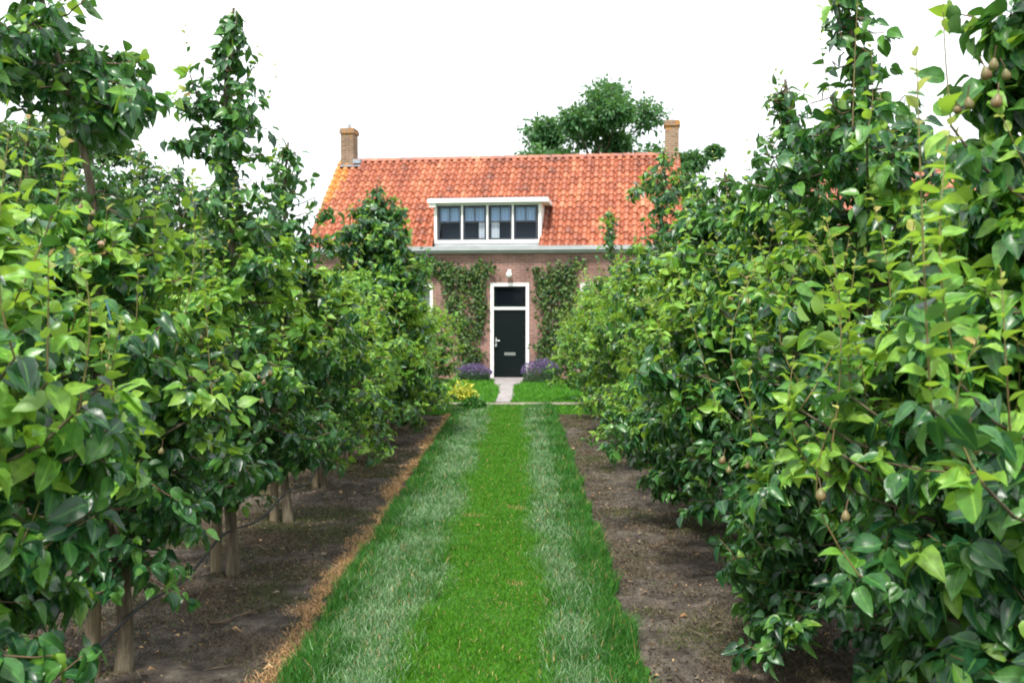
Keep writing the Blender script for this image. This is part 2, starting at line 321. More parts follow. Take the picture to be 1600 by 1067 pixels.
# ------------------------------------------------------------------ grass
def blades(name, x0,x1,y0,y1, dens, hfun, matfun, mlist, seed, z=.01, wid=.0022, label='', flat=1.0):
    rng = np.random.default_rng(seed)
    # more blades near the viewer side, fewer and broader beyond
    n = int(dens*(x1-x0)*(y1-y0)); Y = rng.uniform(y0,y1,n); keep = rng.random(n) < np.clip(7.0/np.maximum(Y,1),.22,1)
    Y = Y[keep]; n = len(Y); X = rng.uniform(x0,x1,n)
    sc = np.clip(np.maximum(Y,1)/7.0,1,2.6)
    H = hfun(X,Y,rng)
    ok = H > .004; X,Y,H,sc = X[ok],Y[ok],H[ok],sc[ok]; n = len(X)
    mi = matfun(X,Y,rng)
    th = rng.uniform(0,2*PI,n); lean = rng.uniform(.1,.9,n)*H*flat; la = rng.uniform(0,2*PI,n)
    W = np.stack([np.cos(th),np.sin(th),0*th],-1)*(wid*sc*rng.uniform(.7,1.4,n))[:,None]
    Lv = np.stack([np.cos(la)*lean,np.sin(la)*lean,0*la],-1)
    B = np.stack([X,Y,np.full(n,z)],-1); up = np.array([0,0,1.])
    V = np.stack([B-W, B+W, B+Lv*.35+up*(H*.6)[:,None]+W*.8, B+Lv*.35+up*(H*.6)[:,None]-W*.8, B+Lv+up*H[:,None]*.95],1)
    b = MB(); loc = np.array([b.mi(m) for m in mlist]); b.v.append(V.reshape(-1,3)); b.n = n*5
    base = (np.arange(n)*5)[:,None]
    b.f.append((base+np.array([0,1,2,3]), loc[mi])); b.f.append((base+np.array([3,2,4]), loc[mi]))
    return tag(b.build(name), label, 'grass', kind='stuff')
def vnoise(X, Y, s, seed):
    rr = np.random.default_rng(seed); G = rr.random((64,64))
    x = X*s % 63; y = Y*s % 63; i = x.astype(int); j = y.astype(int); fx = x-i; fy = y-j
    fx = fx*fx*(3-2*fx); fy = fy*fy*(3-2*fy)
    return (G[i,j]*(1-fx)*(1-fy)+G[i+1,j]*fx*(1-fy)+G[i,j+1]*(1-fx)*fy+G[i+1,j+1]*fx*fy)
def ph(X,Y,rng):
    n = vnoise(X+9,Y+3,4,1)
    e = np.where((X<-.93)|(X>.42), .090, np.where((X<-.50)|(X>.12), .065, .026))
    edge = (X < -1.14 + .07*vnoise(X+9,Y,5,2)) | (X > .54 + .13*vnoise(X+9,Y,4,8))
    return np.where(edge, 0, e*rng.uniform(.35,1.3,len(X))*(.5+.9*n)*(.8+.4*vnoise(X+9,Y+3,14,17)))
def pm(X,Y,rng):
    j = X + rng.normal(0,.055,len(X)) + .16*(vnoise(X+9,Y,2,5)-.5)
    a = np.where((j<-.93)|(j>.40), 2, np.where((j<-.52)|(j>.12), 1, 0))
    r = rng.random(len(X)); n = vnoise(X+9,Y,3,6)
    a = np.where((a==1)&(r<.34+.3*(n<.4)), 2, a); a = np.where((a==2)&(r>.9), 0, a)
    a = np.where((a==0)&(r<.16), 2, a)
    n2 = vnoise(X+5,Y+7,2.4,7)
    return np.where((r>.975)|((n2>.95)&(r>.75)), 3, a)
blades('path_grass', -1.2, .75, 3.6, 18.1, 19000, ph, pm, ['g_mid','g_track','g_dark','straw'], 11, .012, .0018, label='green grass path with two paler wheel tracks')
blades('lawn_grass', -4, 4, 16.95, 25.6, 3000,
       lambda X,Y,r: np.where(((Y>18.55-.05*X)&(Y<19.05-.05*X)) | ((abs(X+.29)<.15)&(Y>18.5)) | ((abs(X+.25)<.36)&(Y>23.6)), 0, .05*r.uniform(.5,1.2,len(X))),
       lambda X,Y,r: np.where(r.random(len(X))<.8,0,1), ['g_mid','g_dark'], 12, .0, .003, label='bright short lawn grass before the house')
def dry(X,Y,r):
    c = X+1.18-.03*np.sin(Y*1.7)-.05*(vnoise(X*0+9,Y,1.7,41)-.5); n = vnoise(X+9,Y,5,4)
    return np.where(abs(c) < .02+.17*n*r.random(len(X)), .022*r.uniform(.3,1.3,len(X)), 0)
blades('dry_grass_edge', -1.5, -.98, 3.6, 17, 14000, dry, lambda X,Y,r: r.choice(3,len(X),p=[.8,.15,.05]), ['straw','litter','g_dark'], 13, .0, .0022, label='strip of dead orange grass along the left path edge', flat=3.2)
def sparse(X,Y,r):
    n = vnoise(X+11,Y,1.3,21)*.6+vnoise(X+11,Y,5,22)*.4; return np.where((n+r.normal(0,.09,len(X))>.52)&((X<-1.22)|(X>.64)), .016*r.uniform(.4,1.6,len(X)), 0)
blades('soil_weeds', -3.6, 3.4, 3.4, 17, 11000, sparse, lambda X,Y,r: np.where(vnoise(X+11,Y,2.1,23)+r.normal(0,.15,len(X))>.62, 2, r.choice(2,len(X),p=[.6,.4])), ['litter','hay','moss'], 14, -.008, .0018, label='thin dry weeds and mossy mats on the soil under the trees', flat=3)
# litter: small flat fragments and dry leaves
rng = np.random.default_rng(31); n = 150000
X = np.where(rng.random(n)<.5, rng.uniform(-4,-1.1,n), rng.uniform(.6,4,n)); Y = 3.6+13.2*rng.random(n)**1.5
k = vnoise(X+11,Y,2.3,33)+rng.normal(0,.15,n) > .30; X,Y = X[k],Y[k]; n = len(X); th = rng.uniform(0,2*PI,n)
D = np.stack([np.cos(th),np.sin(th),rng.normal(0,.25,n)],-1); Nn = np.stack([rng.normal(0,.35,n),rng.normal(0,.35,n),np.ones(n)],-1)
b = MB(); b.leaves(np.stack([X,Y,rng.uniform(-.006,.006,n)],-1), D, Nn, rng.uniform(.006,.026,n), (rng.choice(3,n,p=[.93,.05,.02]), ['litter','straw','g_dark']), False, .5, rng)
n = 1500; X = np.where(rng.random(n)<.5, rng.uniform(-3.5,-1.2,n), rng.uniform(.65,3.5,n)); Y = 3.6+13.2*rng.random(n)**1.5; th = rng.uniform(0,2*PI,n)
b.leaves(np.stack([X,Y,rng.uniform(.0,.012,n)],-1), np.stack([np.cos(th),np.sin(th),rng.normal(0,.05,n)],-1), np.stack([rng.normal(0,.3,n),rng.normal(0,.3,n),np.ones(n)],-1), rng.uniform(.04,.20,n), (rng.choice(2,n,p=[.5,.5]), ['litter','hay']), False, .045, rng)
n = 900; X = np.where(rng.random(n)<.5, rng.uniform(-3.5,-1.2,n), rng.uniform(.65,3.5,n)); Y = 3.6+13.2*rng.random(n)**1.5; th = rng.uniform(0,2*PI,n)
b.leaves(np.stack([X,Y,rng.uniform(.0,.015,n)],-1), np.stack([np.cos(th),np.sin(th),rng.normal(0,.2,n)],-1), np.stack([rng.normal(0,.4,n),rng.normal(0,.4,n),np.ones(n)],-1), rng.uniform(.03,.065,n), (rng.choice(3,n,p=[.5,.3,.2]), ['litter','hay','straw']), False, .6, rng)
tag(b.build('leaf_litter'), 'brown fallen leaves and crumbs scattered on the soil', 'litter', kind='stuff')
n = 60; rng = np.random.default_rng(77); X = rng.uniform(-.95,.5,n); Y = 3.9+13*rng.random(n)**1.4; th = rng.uniform(0,2*PI,n)
b = MB(); b.leaves(np.stack([X,Y,rng.uniform(.028,.045,n)],-1), np.stack([np.cos(th),np.sin(th),rng.normal(0,.2,n)],-1), np.stack([rng.normal(0,.4,n),rng.normal(0,.4,n),np.ones(n)],-1), rng.uniform(.02,.05,n), (rng.choice(2,n,p=[.6,.4]), ['litter','straw']), False, .5, rng)
tag(b.build('fallen_leaves'), 'few brown fallen leaves lying on the grass path', 'litter', kind='stuff')
STICKS = [(-1.62,5.6,.8,.3,'pale bare stick lying on the soil near the left grass edge'),(-1.9,7.3,2.4,.22,'short dark stick lying on soil between the left trunks'),
          (1.15,5.0,2.2,.34,'forked brown stick lying on the soil at lower right'),(1.05,7.4,.4,.2,'thin stick on the right hand soil farther up the row')]
for (x,y,a,l,lab) in STICKS:
    b = MB(); t = np.linspace(-.5,.5,6); P = np.stack([x+t*l*math.cos(a), y+t*l*math.sin(a), .012+.01*np.sin(t*7)],-1)
    b.tube(P, [.006,.007,.006,.005,.004,.002], 'twig'); b.tube([P[3], P[3]+np.array([.04,.05,.01]), P[3]+np.array([.07,.10,.0])], [.004,.003,.002], 'twig')
    tag(b.build('fallen_stick', smooth=True), lab, 'stick', 'sticks fallen on the soil')

# ------------------------------------------------------------------ pear trees
def gen_tree(seed, prof, lean, fine, size=.072, dens=1.0, shoots=14, custom=(), light=.35, side=0, sharp=True, leafset='near', spread=1.0):
    """returns (wood MB, crown MB). prof: [(height, radius)], lean: (dx,dy) of the top"""
    rng = np.random.default_rng(seed)
    ph_, pr_ = np.array(prof).T; top = ph_[-1]; z0 = ph_[0]
    wood = MB(); lf = dict(P=[], D=[], N=[], S=[], m=[])
    def leader(z):
        t = z/top
        return np.array([lean[0]*t*t + .035*math.sin(z*3.1+seed), lean[1]*t*t + .035*math.cos(z*2.7+seed*2), z])
    zs = np.linspace(-.03, top+.05, 16); P = np.array([leader(z) for z in zs]); rad = .036*(1-zs/top*.86).clip(.1,1) + .004
    rad[0] *= 1.25
    rad = np.maximum(rad*(top/3.2)**.5, .004)
    wood.tube(P, rad, 'bark', 8)
    def cluster(p, axis, n, s, m, up=.35, down=.25):
        hang = .95 if m == 0 else .30
        d = nrm(rng.normal(0,1,(n,3))*np.array([.8,.8,.55]) + axis*.7 - np.array([0,0,hang]))
        out = nrm(np.array([p[0], p[1], 0]) + 1e-6)
        N = nrm(np.array([0,0,.75]) + out*.8 + rng.normal(0,.38,(n,3)))
        lf['P'].append(p + d*.018 + rng.normal(0,.012,(n,3))); lf['D'].append(d); lf['N'].append(N)
        lf['S'].append(s*rng.uniform(.6,1.3,n)*(.7 if m==2 else 1)); lf['m'].append(np.full(n, m) if np.isscalar(m) else m)
    def shoot(p0, p1, s, n, r0=.004, tip=.15, bare=0, droop=.15):
        t = np.linspace(0,1,7)[:,None]; p0 = np.array(p0,float); p1 = np.array(p1,float); L = np.linalg.norm(p1-p0)
        bend = rng.normal(0,.09,3)*L
        C = p0*(1-t)+p1*t + bend*np.sin(t*PI)
        wood.tube(C, np.linspace(r0*.8, r0*.3, 7), 'shoot', 5)
        ax = nrm(p1-p0); a = np.cross(ax, [1,.2,.1]); a = nrm(a); bv = np.cross(ax, a)
        tt = np.linspace(bare+.04, 1, n); th = np.arange(n)*2.4 + rng.uniform(0,6)
        pos = np.array([np.array([np.interp(q, t[:,0], C[:,k]) for k in range(3)]) for q in tt])
        el_ = np.where(tt>.85, 1.3, rng.uniform(.35,1.25,n))
        d = nrm(a*np.cos(th)[:,None]+bv*np.sin(th)[:,None] + ax*el_[:,None] - np.array([0,0,droop]))
        N = nrm(ax*.9 - (a*np.cos(th)[:,None]+bv*np.sin(th)[:,None])*.5 + rng.normal(0,.45,(n,3)))
        sz = s*np.interp(tt, [0,.25,.75,1],[.95,1.05,.75,.36])*rng.uniform(.8,1.15,n)
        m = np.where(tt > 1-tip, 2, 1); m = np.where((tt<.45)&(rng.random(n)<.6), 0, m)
        lf['P'].append(pos); lf['D'].append(d); lf['N'].append(N); lf['S'].append(sz); lf['m'].append(m)
    # laterals along the leader
    z = z0 + .02; az = rng.uniform(0, 6)
    ends = []
    while z < top:
        r = float(np.interp(z, ph_, pr_)); az += 2.4 + rng.normal(0,.35)
        step = (.046 if r > .45 else .034)/dens
        z += step*rng.uniform(.6,1.4)
        if r < .03: continue
        L = r*rng.uniform(.55,1.0) if r > .45 else r*rng.uniform(.6,1.1); rise = rng.uniform(-.10,.50)*L if z > z0+.35 else rng.uniform(-.25,.25)*L
        if z > 2.15: rise *= .45
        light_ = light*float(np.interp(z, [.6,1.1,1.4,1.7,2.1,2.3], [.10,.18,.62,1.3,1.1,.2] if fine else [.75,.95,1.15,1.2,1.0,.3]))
        c = leader(min(z,top)); dirv = np.array([math.cos(az), math.sin(az)*(.74 if r > .45 else 1), 0])
        t = np.linspace(0,1,6)
        C = c + dirv*(t*L)[:,None] + np.array([0,0,1.])*(rise*t - .22*L*t*t*(L>.35))[:,None]
        C[1:] += rng.normal(0,.02,(5,3))
        # start a bit lower on the leader so that branches rise
        wood.tube(C, np.linspace(.011 if L>.4 else .006, .003, 6), 'bark' if L>.4 else 'twig', 5, False)
        nsp = max(2, int(L/.062*dens))
        for q in np.linspace(.22 if L>.3 else .1, 1, nsp):
            p = np.array([np.interp(q, t, C[:,k]) for k in range(3)])
            outer = q > .6
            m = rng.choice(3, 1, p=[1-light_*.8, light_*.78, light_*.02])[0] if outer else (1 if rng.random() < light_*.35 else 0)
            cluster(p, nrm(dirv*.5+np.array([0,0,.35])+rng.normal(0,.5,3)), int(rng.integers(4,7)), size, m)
            if L > .3 and rng.random() < .62*dens:
                tw = rng.uniform(.10,.25)*min(1,L/.55); sd_ = nrm(np.array([-dirv[1],dirv[0],0])*rng.choice([-1,1])*rng.uniform(.4,1)+dirv*.5+np.array([0,0,rng.uniform(-.45,.8)]))
                e = p + sd_*tw; wood.tube([p, (p+e)/2+rng.normal(0,.008,3), e], [.004,.003,.002], 'twig', 4, False)
                for w in (.4,.72,1.0):
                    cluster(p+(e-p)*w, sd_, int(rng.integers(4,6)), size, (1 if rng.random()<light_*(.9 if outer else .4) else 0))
        ends.append((C[-1], L, z, az))
    # upright water shoots from the ends of the laterals
    cand = [e for e in ends if e[1] > .28 and (1.15 if fine else .75) < e[2] < min(2.05, top-.3)]
    if side: cand = [e for e in cand if math.cos(e[3])*side > -.45]
    rng.shuffle(cand)
    for (p, L, zz, a) in cand[:shoots]:
        h = rng.uniform(.22,.62); e = p + np.array([rng.normal(0,.07),rng.normal(0,.07),h]) + np.array([math.cos(a),math.sin(a),0])*.05
        shoot(p - np.array([math.cos(a),math.sin(a),0])*.08, e, size*1.0, int(h/.030))
    shoot(leader(top-.25), leader(top)+np.array([0,0,.14]), size*.8, 12)
    for cs in custom:
        p0 = np.array(cs[0], float); ld = leader(min(max(p0[2]-.30, .35), top-.1)); md = (ld+p0)/2 + np.array([0,0,-.06])
        wood.tube([ld, ld*.6+md*.4, md, md*.35+p0*.65+np.array([0,0,-.03]), p0], [.010,.009,.007,.005,.004], 'bark', 6)
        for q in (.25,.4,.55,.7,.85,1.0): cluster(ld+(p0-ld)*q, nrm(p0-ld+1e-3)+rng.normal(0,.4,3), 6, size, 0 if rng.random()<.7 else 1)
        shoot(*cs)
    c = MB(); P = np.concatenate(lf['P']); D = np.concatenate(lf['D']); N = np.concatenate(lf['N']); S = np.concatenate(lf['S']); m = np.concatenate(lf['m']).astype(int)
    ml = ['leaf','leaf_light','leaf_tip']
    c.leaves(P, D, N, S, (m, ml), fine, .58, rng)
    fr = [e[0] for e in ends if .8 < e[2] < 1.9 and e[1] > .35 and (math.cos(e[3])*side > -.2 or math.sin(e[3]) < -.4)]
    return wood, c, fr
def pear_mesh(s):
    b = MB(); prof = [(0.001,-.078),(.016,-.077),(.026,-.068),(.031,-.054),(.029,-.038),(.021,-.022),(.014,-.010),(.009,-.003),(.001,0)]
    b.lathe([(r*s,z*s) for r,z in prof], 'pear', 12); b.tube([(0,0,-.003),(.003,0,.012),(.008,0,.03)], [.0022,.0018,.002], 'twig', 5); return b
PEARS = [pear_mesh(.40), pear_mesh(.50), pear_mesh(.45)]
def at(px, py, d): return ((px-VX)/F*d, d, CH+(HY-py)/F*d)
def plant_tree(x, d, label, group, seed, prof, lean=(0,0), fine=True, rz=0, pears=(), proto=None, **kw):
    t = empty('pear_tree', (x, d, 0), rz, label, 'tree', group)
    if proto is None:
        w, c, fr = gen_tree(seed, prof, lean, fine, **kw)
        if d < 12:
            random.shuffle(fr); pears = list(pears)
            for e in fr[:3]:
                for _k in range(random.choice([1,2,2,3])): pears.append((e[0]+x+random.gauss(0,.022), e[1]+d+random.gauss(0,.022), e[2]-random.uniform(.01,.05)))
        trunk = w.build('trunk', t, True); crown = c.build('crown', t, True)
    else:
        for o in proto.children:
            cc = o.copy(); col.objects.link(cc); cc.parent = t
    for k, p in enumerate(pears):
        q = PEARS[k%3]; o = q.build('pear', t, True) if not hasattr(q,'me') else None
        o.location = (p[0]-x, p[1]-d, p[2]); o.rotation_euler = (random.uniform(-.3,.3), random.uniform(-.3,.3), random.uniform(0,6))
    return t
random.seed(5)
ORD = ['first','second','third','fourth','fifth','sixth','seventh','eighth','ninth','tenth','eleventh','twelfth']
def body(h, r, sk=.42, top=None, topr=.1):
    p = [(sk, r*(.35 if sk>.4 else .7)),(sk+.2,r*(.62 if sk>.4 else .95)),(sk+.4,r*.9),(sk+(h-sk)*.5, r),(h-.15, r*.72),(h+.1, r*.35)]
    if top: p += [(h+.25, topr),(top-.1, topr*.6),(top, .03)]
    else: p += [(h+.3,.05)]
    return p
LX = -1.95
def rel(px, py, d, x, dt): a = at(px,py,d); return (a[0]-x, a[1]-dt, a[2])
left = [
 # d, prof, lean, label
 (3.05, [(.66,.50),(.85,.74),(1.15,.90),(1.6,.80),(1.9,.45),(2.0,.2),(2.1,.04)], (.05,0), 'nearest pear tree on the left, big dark leaves cut by the frame edge', 30),
 (4.80, [(.42,.28),(.60,.54),(.86,.74),(1.4,.78),(1.9,.52),(2.15,.25),(2.32,.02),(2.52,.02),(2.58,.30),(2.75,.44),(2.95,.42),(3.08,.22),(3.25,.28),(3.42,.10),(3.5,.03)], (-.34,0), 'tall pear tree on the left with a dark round tuft above a bare neck', 14),
 (6.65, [(.42,.28),(.60,.54),(.86,.74),(1.4,.76),(1.9,.48),(2.2,.30),(2.5,.28),(2.62,.05),(2.72,.30),(2.9,.35),(3.08,.28),(3.2,.13),(3.5,.10),(3.72,.03)], (.03,0), 'tall slender pear tree on the left with a thin pointed leader', 14),
 (8.25, [(.42,.25),(.62,.46),(.9,.70),(1.4,.78),(2.0,.48),(2.4,.32),(2.65,.25),(2.9,.20),(3.1,.04)], (.05,0), 'pear tree left of the roof whose pointed top ends beside the tiles', 14),
 (9.90, body(1.8,.8,.26), (0,0), 'low bushy pear tree below the left end of the house wall', 20),
 (11.4, body(1.72,.8,.26), (0,0), 'low pear tree on the left, just in front of the spindle topped one', 20),
 (13.0, [(.38,.6),(.6,.8),(1.5,.82),(1.8,.80),(2.2,.74),(2.6,.64),(2.85,.44),(3.1,.26),(3.35,.05)], (.05,0), 'pear tree with a tall dark spindle top in front of the left eaves', 14),
 (14.5, body(1.75,.8,.26), (0,0), 'low pear tree on the left, just beyond the spindle topped one', 18),
 (15.9, body(1.62,.8,.26), (0.1,0), 'low pear tree below the left house window, second from the row end', 18),
 (17.2, body(1.5,.8,.26), (.1,0), 'last small pear tree of the left row next to the yellow shrub', 18)]
GL = 'pear trees of the left front row'; GR = 'pear trees of the right front row'
for i, (d, prof, lean, lab, ns) in enumerate(left):
    x = LX + (0.0 if d < 9 else (d-9)*.014) + (0, .12, .26)[max(0, i-7)]
    cs = []; prs = []
    if i == 0:
        for (a, b_) in [((20,560,2.5),(15,215,2.5)),((120,640,2.7),(110,390,2.7)),((70,600,2.6),(75,400,2.6)),((180,660,2.8),(190,500,2.8)),((160,600,3.0),(128,470,3.1))]:
            cs.append((rel(*a,x,d), rel(*b_,x,d), .066, 17))
    if i == 1:
        cs += [(rel(270,560,4.6,x,d), rel(300,290,4.7,x,d), .066, 18), (rel(330,620,4.5,x,d), rel(315,330,4.5,x,d), .066, 20)]
        prs = [at(148,328,4.55), at(140,350,4.5), at(128,318,4.6), at(250,700,4.3)]
    if i == 2:
        cs += [(rel(300,120,6.5,x,d), rel(290,35,6.5,x,d), .05, 5, .0035, .5, .3), (rel(372,40,6.6,x,d), rel(370,-20,6.6,x,d), .04, 4, .0035, .5, .3),
               (rel(400,160,6.5,x,d), rel(440,40,6.4,x,d), .045, 9, .003, .6, .2), (rel(385,130,6.5,x,d), rel(405,20,6.4,x,d), .045, 9, .003, .6, .1)]
        prs = [at(402,585,5.95), at(412,592,5.95), at(408,622,5.9), at(392,598,6.0), at(420,578,6.0)]
    if i == 3: prs = [at(470,560,7.4), at(478,566,7.4), at(385,300,8)]
    if i == 5: prs = [at(578,655,10.8), at(585,662,10.8), at(572,664,10.8)]
    plant_tree(x, d, lab, GL, 100+i, prof, lean, fine=d<9, pears=prs, custom=cs, shoots=ns, light=.56 if d<9 else .74, side=1, size=(.092 if i==0 else .082) if d<9 else .085, dens=1.2 if d<9 else (1.7 if i==6 else 1.0))
right = [
 (3.15, [(.18,.80),(.5,1.0),(1.2,1.0),(1.7,.68),(1.95,.40),(2.2,.36),(2.5,.38),(2.75,.36),(2.95,.26),(3.15,.05)], (.02,.1), 'nearest pear tree on the right, dark leaves and fruit at the frame edge', 16, 1.86),
 (4.75, [(.28,.75),(.55,.93),(1.3,.95),(1.8,.62),(2.1,.40),(2.4,.42),(2.62,.32),(2.8,.14),(3.1,.11),(3.35,.10),(3.5,.03)], (-.24,0), 'tall pear tree on the right with a leafy narrow leader against the sky', 18, 1.75),
 (6.30, [(.28,.75),(.55,.93),(1.4,.93),(1.9,.7),(2.25,.42),(2.55,.34),(2.75,.22),(2.95,.10),(3.15,.05)], (0,0), 'pear tree on the right with a thin pale tip just left of the tallest leader', 22, 1.70),
 (7.90, [(.28,.75),(.55,.93),(1.4,.93),(2.1,.7),(2.4,.42),(2.6,.25),(2.8,.05)], (0,0), 'broad pear tree on the right left of the neighbouring red roof', 22, 1.66),
 (9.50, [(.32,.7),(.6,.85),(1.4,.8),(2.0,.6),(2.4,.42),(2.65,.3),(2.85,.05)], (.1,0), 'leafy pear tree on the right just in front of the tuft topped one', 20, 1.62),
 (11.1, [(.32,.7),(.6,.85),(1.4,.8),(1.9,.6),(2.4,.38),(2.72,.14),(2.85,.28),(3.05,.42),(3.25,.34),(3.42,.1),(3.5,.03)], (0,0), 'pear tree with a dark tuft standing before the right end of the roof', 16, 1.58),
 (12.7, body(2.2,.8,.4), (0,0), 'rounded pear tree on the right below the roof edge', 20, 1.54),
 (14.3, body(2.1,.8,.4), (0,0), 'pear tree on the right between the rounded one and the thin tipped one', 20, 1.50),
 (15.9, body(2.1,.8,.4,3.3,.2), (0,0), 'pear tree with a thin pointed tip before the right eaves', 18, 1.46),
 (17.5, body(1.9,.8,.4), (0,0), 'pear tree beside the right end of the grass path', 20, 1.36),
 (19.3, body(1.65,.85,.2), (0,0), 'last low pear tree of the right row next to the lavender', 20, 1.30)]
for i, (d, prof, lean, lab, ns, x) in enumerate(right):
    cs = []; prs = []
    if i == 0:
        cs = [(rel(1455,640,2.2,x,d), rel(1425,95,2.2,x,d), .082, 30, .0045), (rel(1500,600,2.4,x,d), rel(1478,200,2.45,x,d), .080, 24), (rel(1540,760,2.2,x,d), rel(1530,520,2.2,x,d), .08, 14),
              (rel(1345,900,2.9,x,d), rel(1310,640,2.9,x,d), .07, 12), (rel(1300,700,3.1,x,d), rel(1290,350,3.2,x,d), .080, 26), (rel(1250,640,3.3,x,d), rel(1265,370,3.4,x,d), .078, 22), (rel(1330,620,3.2,x,d), rel(1335,400,3.2,x,d), .078, 20), (rel(1260,720,3.3,x,d), rel(1240,560,3.3,x,d), .066, 12),
              (rel(1580,700,2.5,x,d), rel(1560,420,2.5,x,d), .066, 16), (rel(1480,200,2.9,x,d), rel(1465,-30,2.9,x,d), .05, 4, .0035, .3, .5)]
        prs = [at(1323,797,2.75), at(1284,762,2.9), at(1512,672,2.35), at(1526,690,2.38), at(1500,690,2.4), at(1545,95,2.75), at(1562,112,2.75), at(1530,108,2.8), at(1505,155,2.8), at(1488,165,2.85), at(1552,150,2.7)]
    if i == 1:
        cs = [(rel(1328,200,4.5,x,d), rel(1335,-30,4.5,x,d), .055, 6, .005, .3, .2), (rel(1250,600,4.0,x,d), rel(1285,345,4.0,x,d), .07, 20), (rel(1350,210,4.2,x,d), rel(1355,80,4.2,x,d), .07, 7),
              (rel(1200,700,4.3,x,d), rel(1180,420,4.4,x,d), .07, 20), (rel(1300,600,4.1,x,d), rel(1325,370,4.1,x,d), .07, 20)]
        prs = [at(1170,722,4.3), at(1132,712,4.4), at(1140,728,4.4)]
    if i == 2:
        cs = [(rel(1225,280,6.2,x,d), rel(1217,75,6.2,x,d), .055, 12, .004, .4), (rel(1120,640,5.8,x,d), rel(1060,430,6,x,d), .07, 18), (rel(1300,180,6.2,x,d), rel(1290,-20,6.2,x,d), .07, 18)]
    if i == 3: cs = [(rel(1160,300,7.8,x,d), rel(1165,215,7.8,x,d), .055, 8, .004, .4), (rel(1115,330,7.8,x,d), rel(1112,240,7.8,x,d), .055, 8, .004, .4)]
    plant_tree(x, d, lab, GR, 200+i, prof, lean, fine=d<9, pears=prs, custom=cs, shoots=ns, light=.52 if d<9 else .74, side=-1, size=(.088 if i==0 else .082) if d<9 else .085, dens=(1.75 if i==0 else 1.3) if d<9 else 1.0)
# the rows behind
protos = []
def back_row(xs, side, ds, hs, rowlab, group):
    for i, d in enumerate(ds):
        h = hs[i]; lab = 'pear tree in the %s row, %s from the camera' % (rowlab, ORD[i])
        if h > 3.2: key = 0 + i % 2
        else: key = 2 + i % 2
        prot = [p for p in protos if p[0] == key]
        if not prot:
            hh = 3.9 if key < 2 else 2.45
            prof = [(.45,.5),(.8,.85),(1.5,.95),(hh-1.0,.85),(hh-.45,.5),(hh-.1,.15),(hh,.05)]
            t = plant_tree(xs, d, lab, group, 300+key, prof, (0,0), False, size=.10, dens=.85, shoots=24, light=.35)
            protos.append((key, t, hh))
        else:
            _, p, hh = prot[0]
            t = plant_tree(xs, d, lab, group, 0, None, proto=p, rz=1.3*i+.4)
        hh = [p[2] for p in protos if p[0]==key][0]
        t.scale = (1,1,h/hh)
back_row(-5.3, -1, [7.6,9.2,10.8,12.4,14.0,15.6,17.2,18.8], [3.8,3.9,3.85,3.75,4.0,4.0,3.5,3.3], 'second left', 'pear trees of the second left row')
back_row(5.3, 1, [6.4,8.0,9.6,11.2,12.8,14.4,16.0,17.6], [1.9,1.9,2.1,2.2,2.2,2.3,2.3,2.3], 'second right', 'pear trees of the second right row')

# stakes, hose, tie
def stake(x, d, h, tilt, lab, group):
    b = MB(); z = np.linspace(-.05,h,7); rr = np.random.default_rng(int(d*100)+int(x*10+50))
    P = np.stack([tilt*z+rr.normal(0,.002,7), rr.normal(0,.002,7), z],-1)
    b.tube(P, .036+rr.normal(0,.0015,7), 'stake', 10)
    o = b.build('wooden_stake', smooth=True); o.location = (x,d,0); tag(o, lab, 'stake', group)
for i, (d, *_r) in enumerate(left):
    x = LX + (0.0 if d < 9 else (d-9)*.014) + (0, .12, .26)[max(0, i-7)]
    stake(x-.105, d+.04-(.1 if i==1 else 0), .95, .02, 'round wooden stake beside the %s trunk of the left row, counted from the camera' % ORD[i], 'stakes along the left row')
for i, r_ in enumerate(right):
    stake(r_[5]+.10, r_[0]+.05, 1.3, -.02, 'round wooden stake beside the %s trunk of the right row, counted from the camera' % ORD[i], 'stakes along the right row')
b = MB(); ys = np.linspace(1.5,18,90); b.tube(np.stack([LX-.02+.03*np.sin(ys*1.7)+np.clip((ys-9)*.014,0,1)+.07, ys, .26+.035*np.cos(ys*3.9)],-1), .008, 'hose', 6)
tag(b.build('irrigation_hose', smooth=True), 'thin black drip hose sagging along the left row of trunks', 'hose')
b = MB(); b.tube([at(165,470,4.35),at(172,500,4.3),at(182,522,4.3),at(190,548,4.3),at(200,566,4.35)], .0038, 'tie', 6)
tag(b.build('tree_tie', smooth=True), 'blue green plastic tie hanging in the tall left pear tree', 'tie')

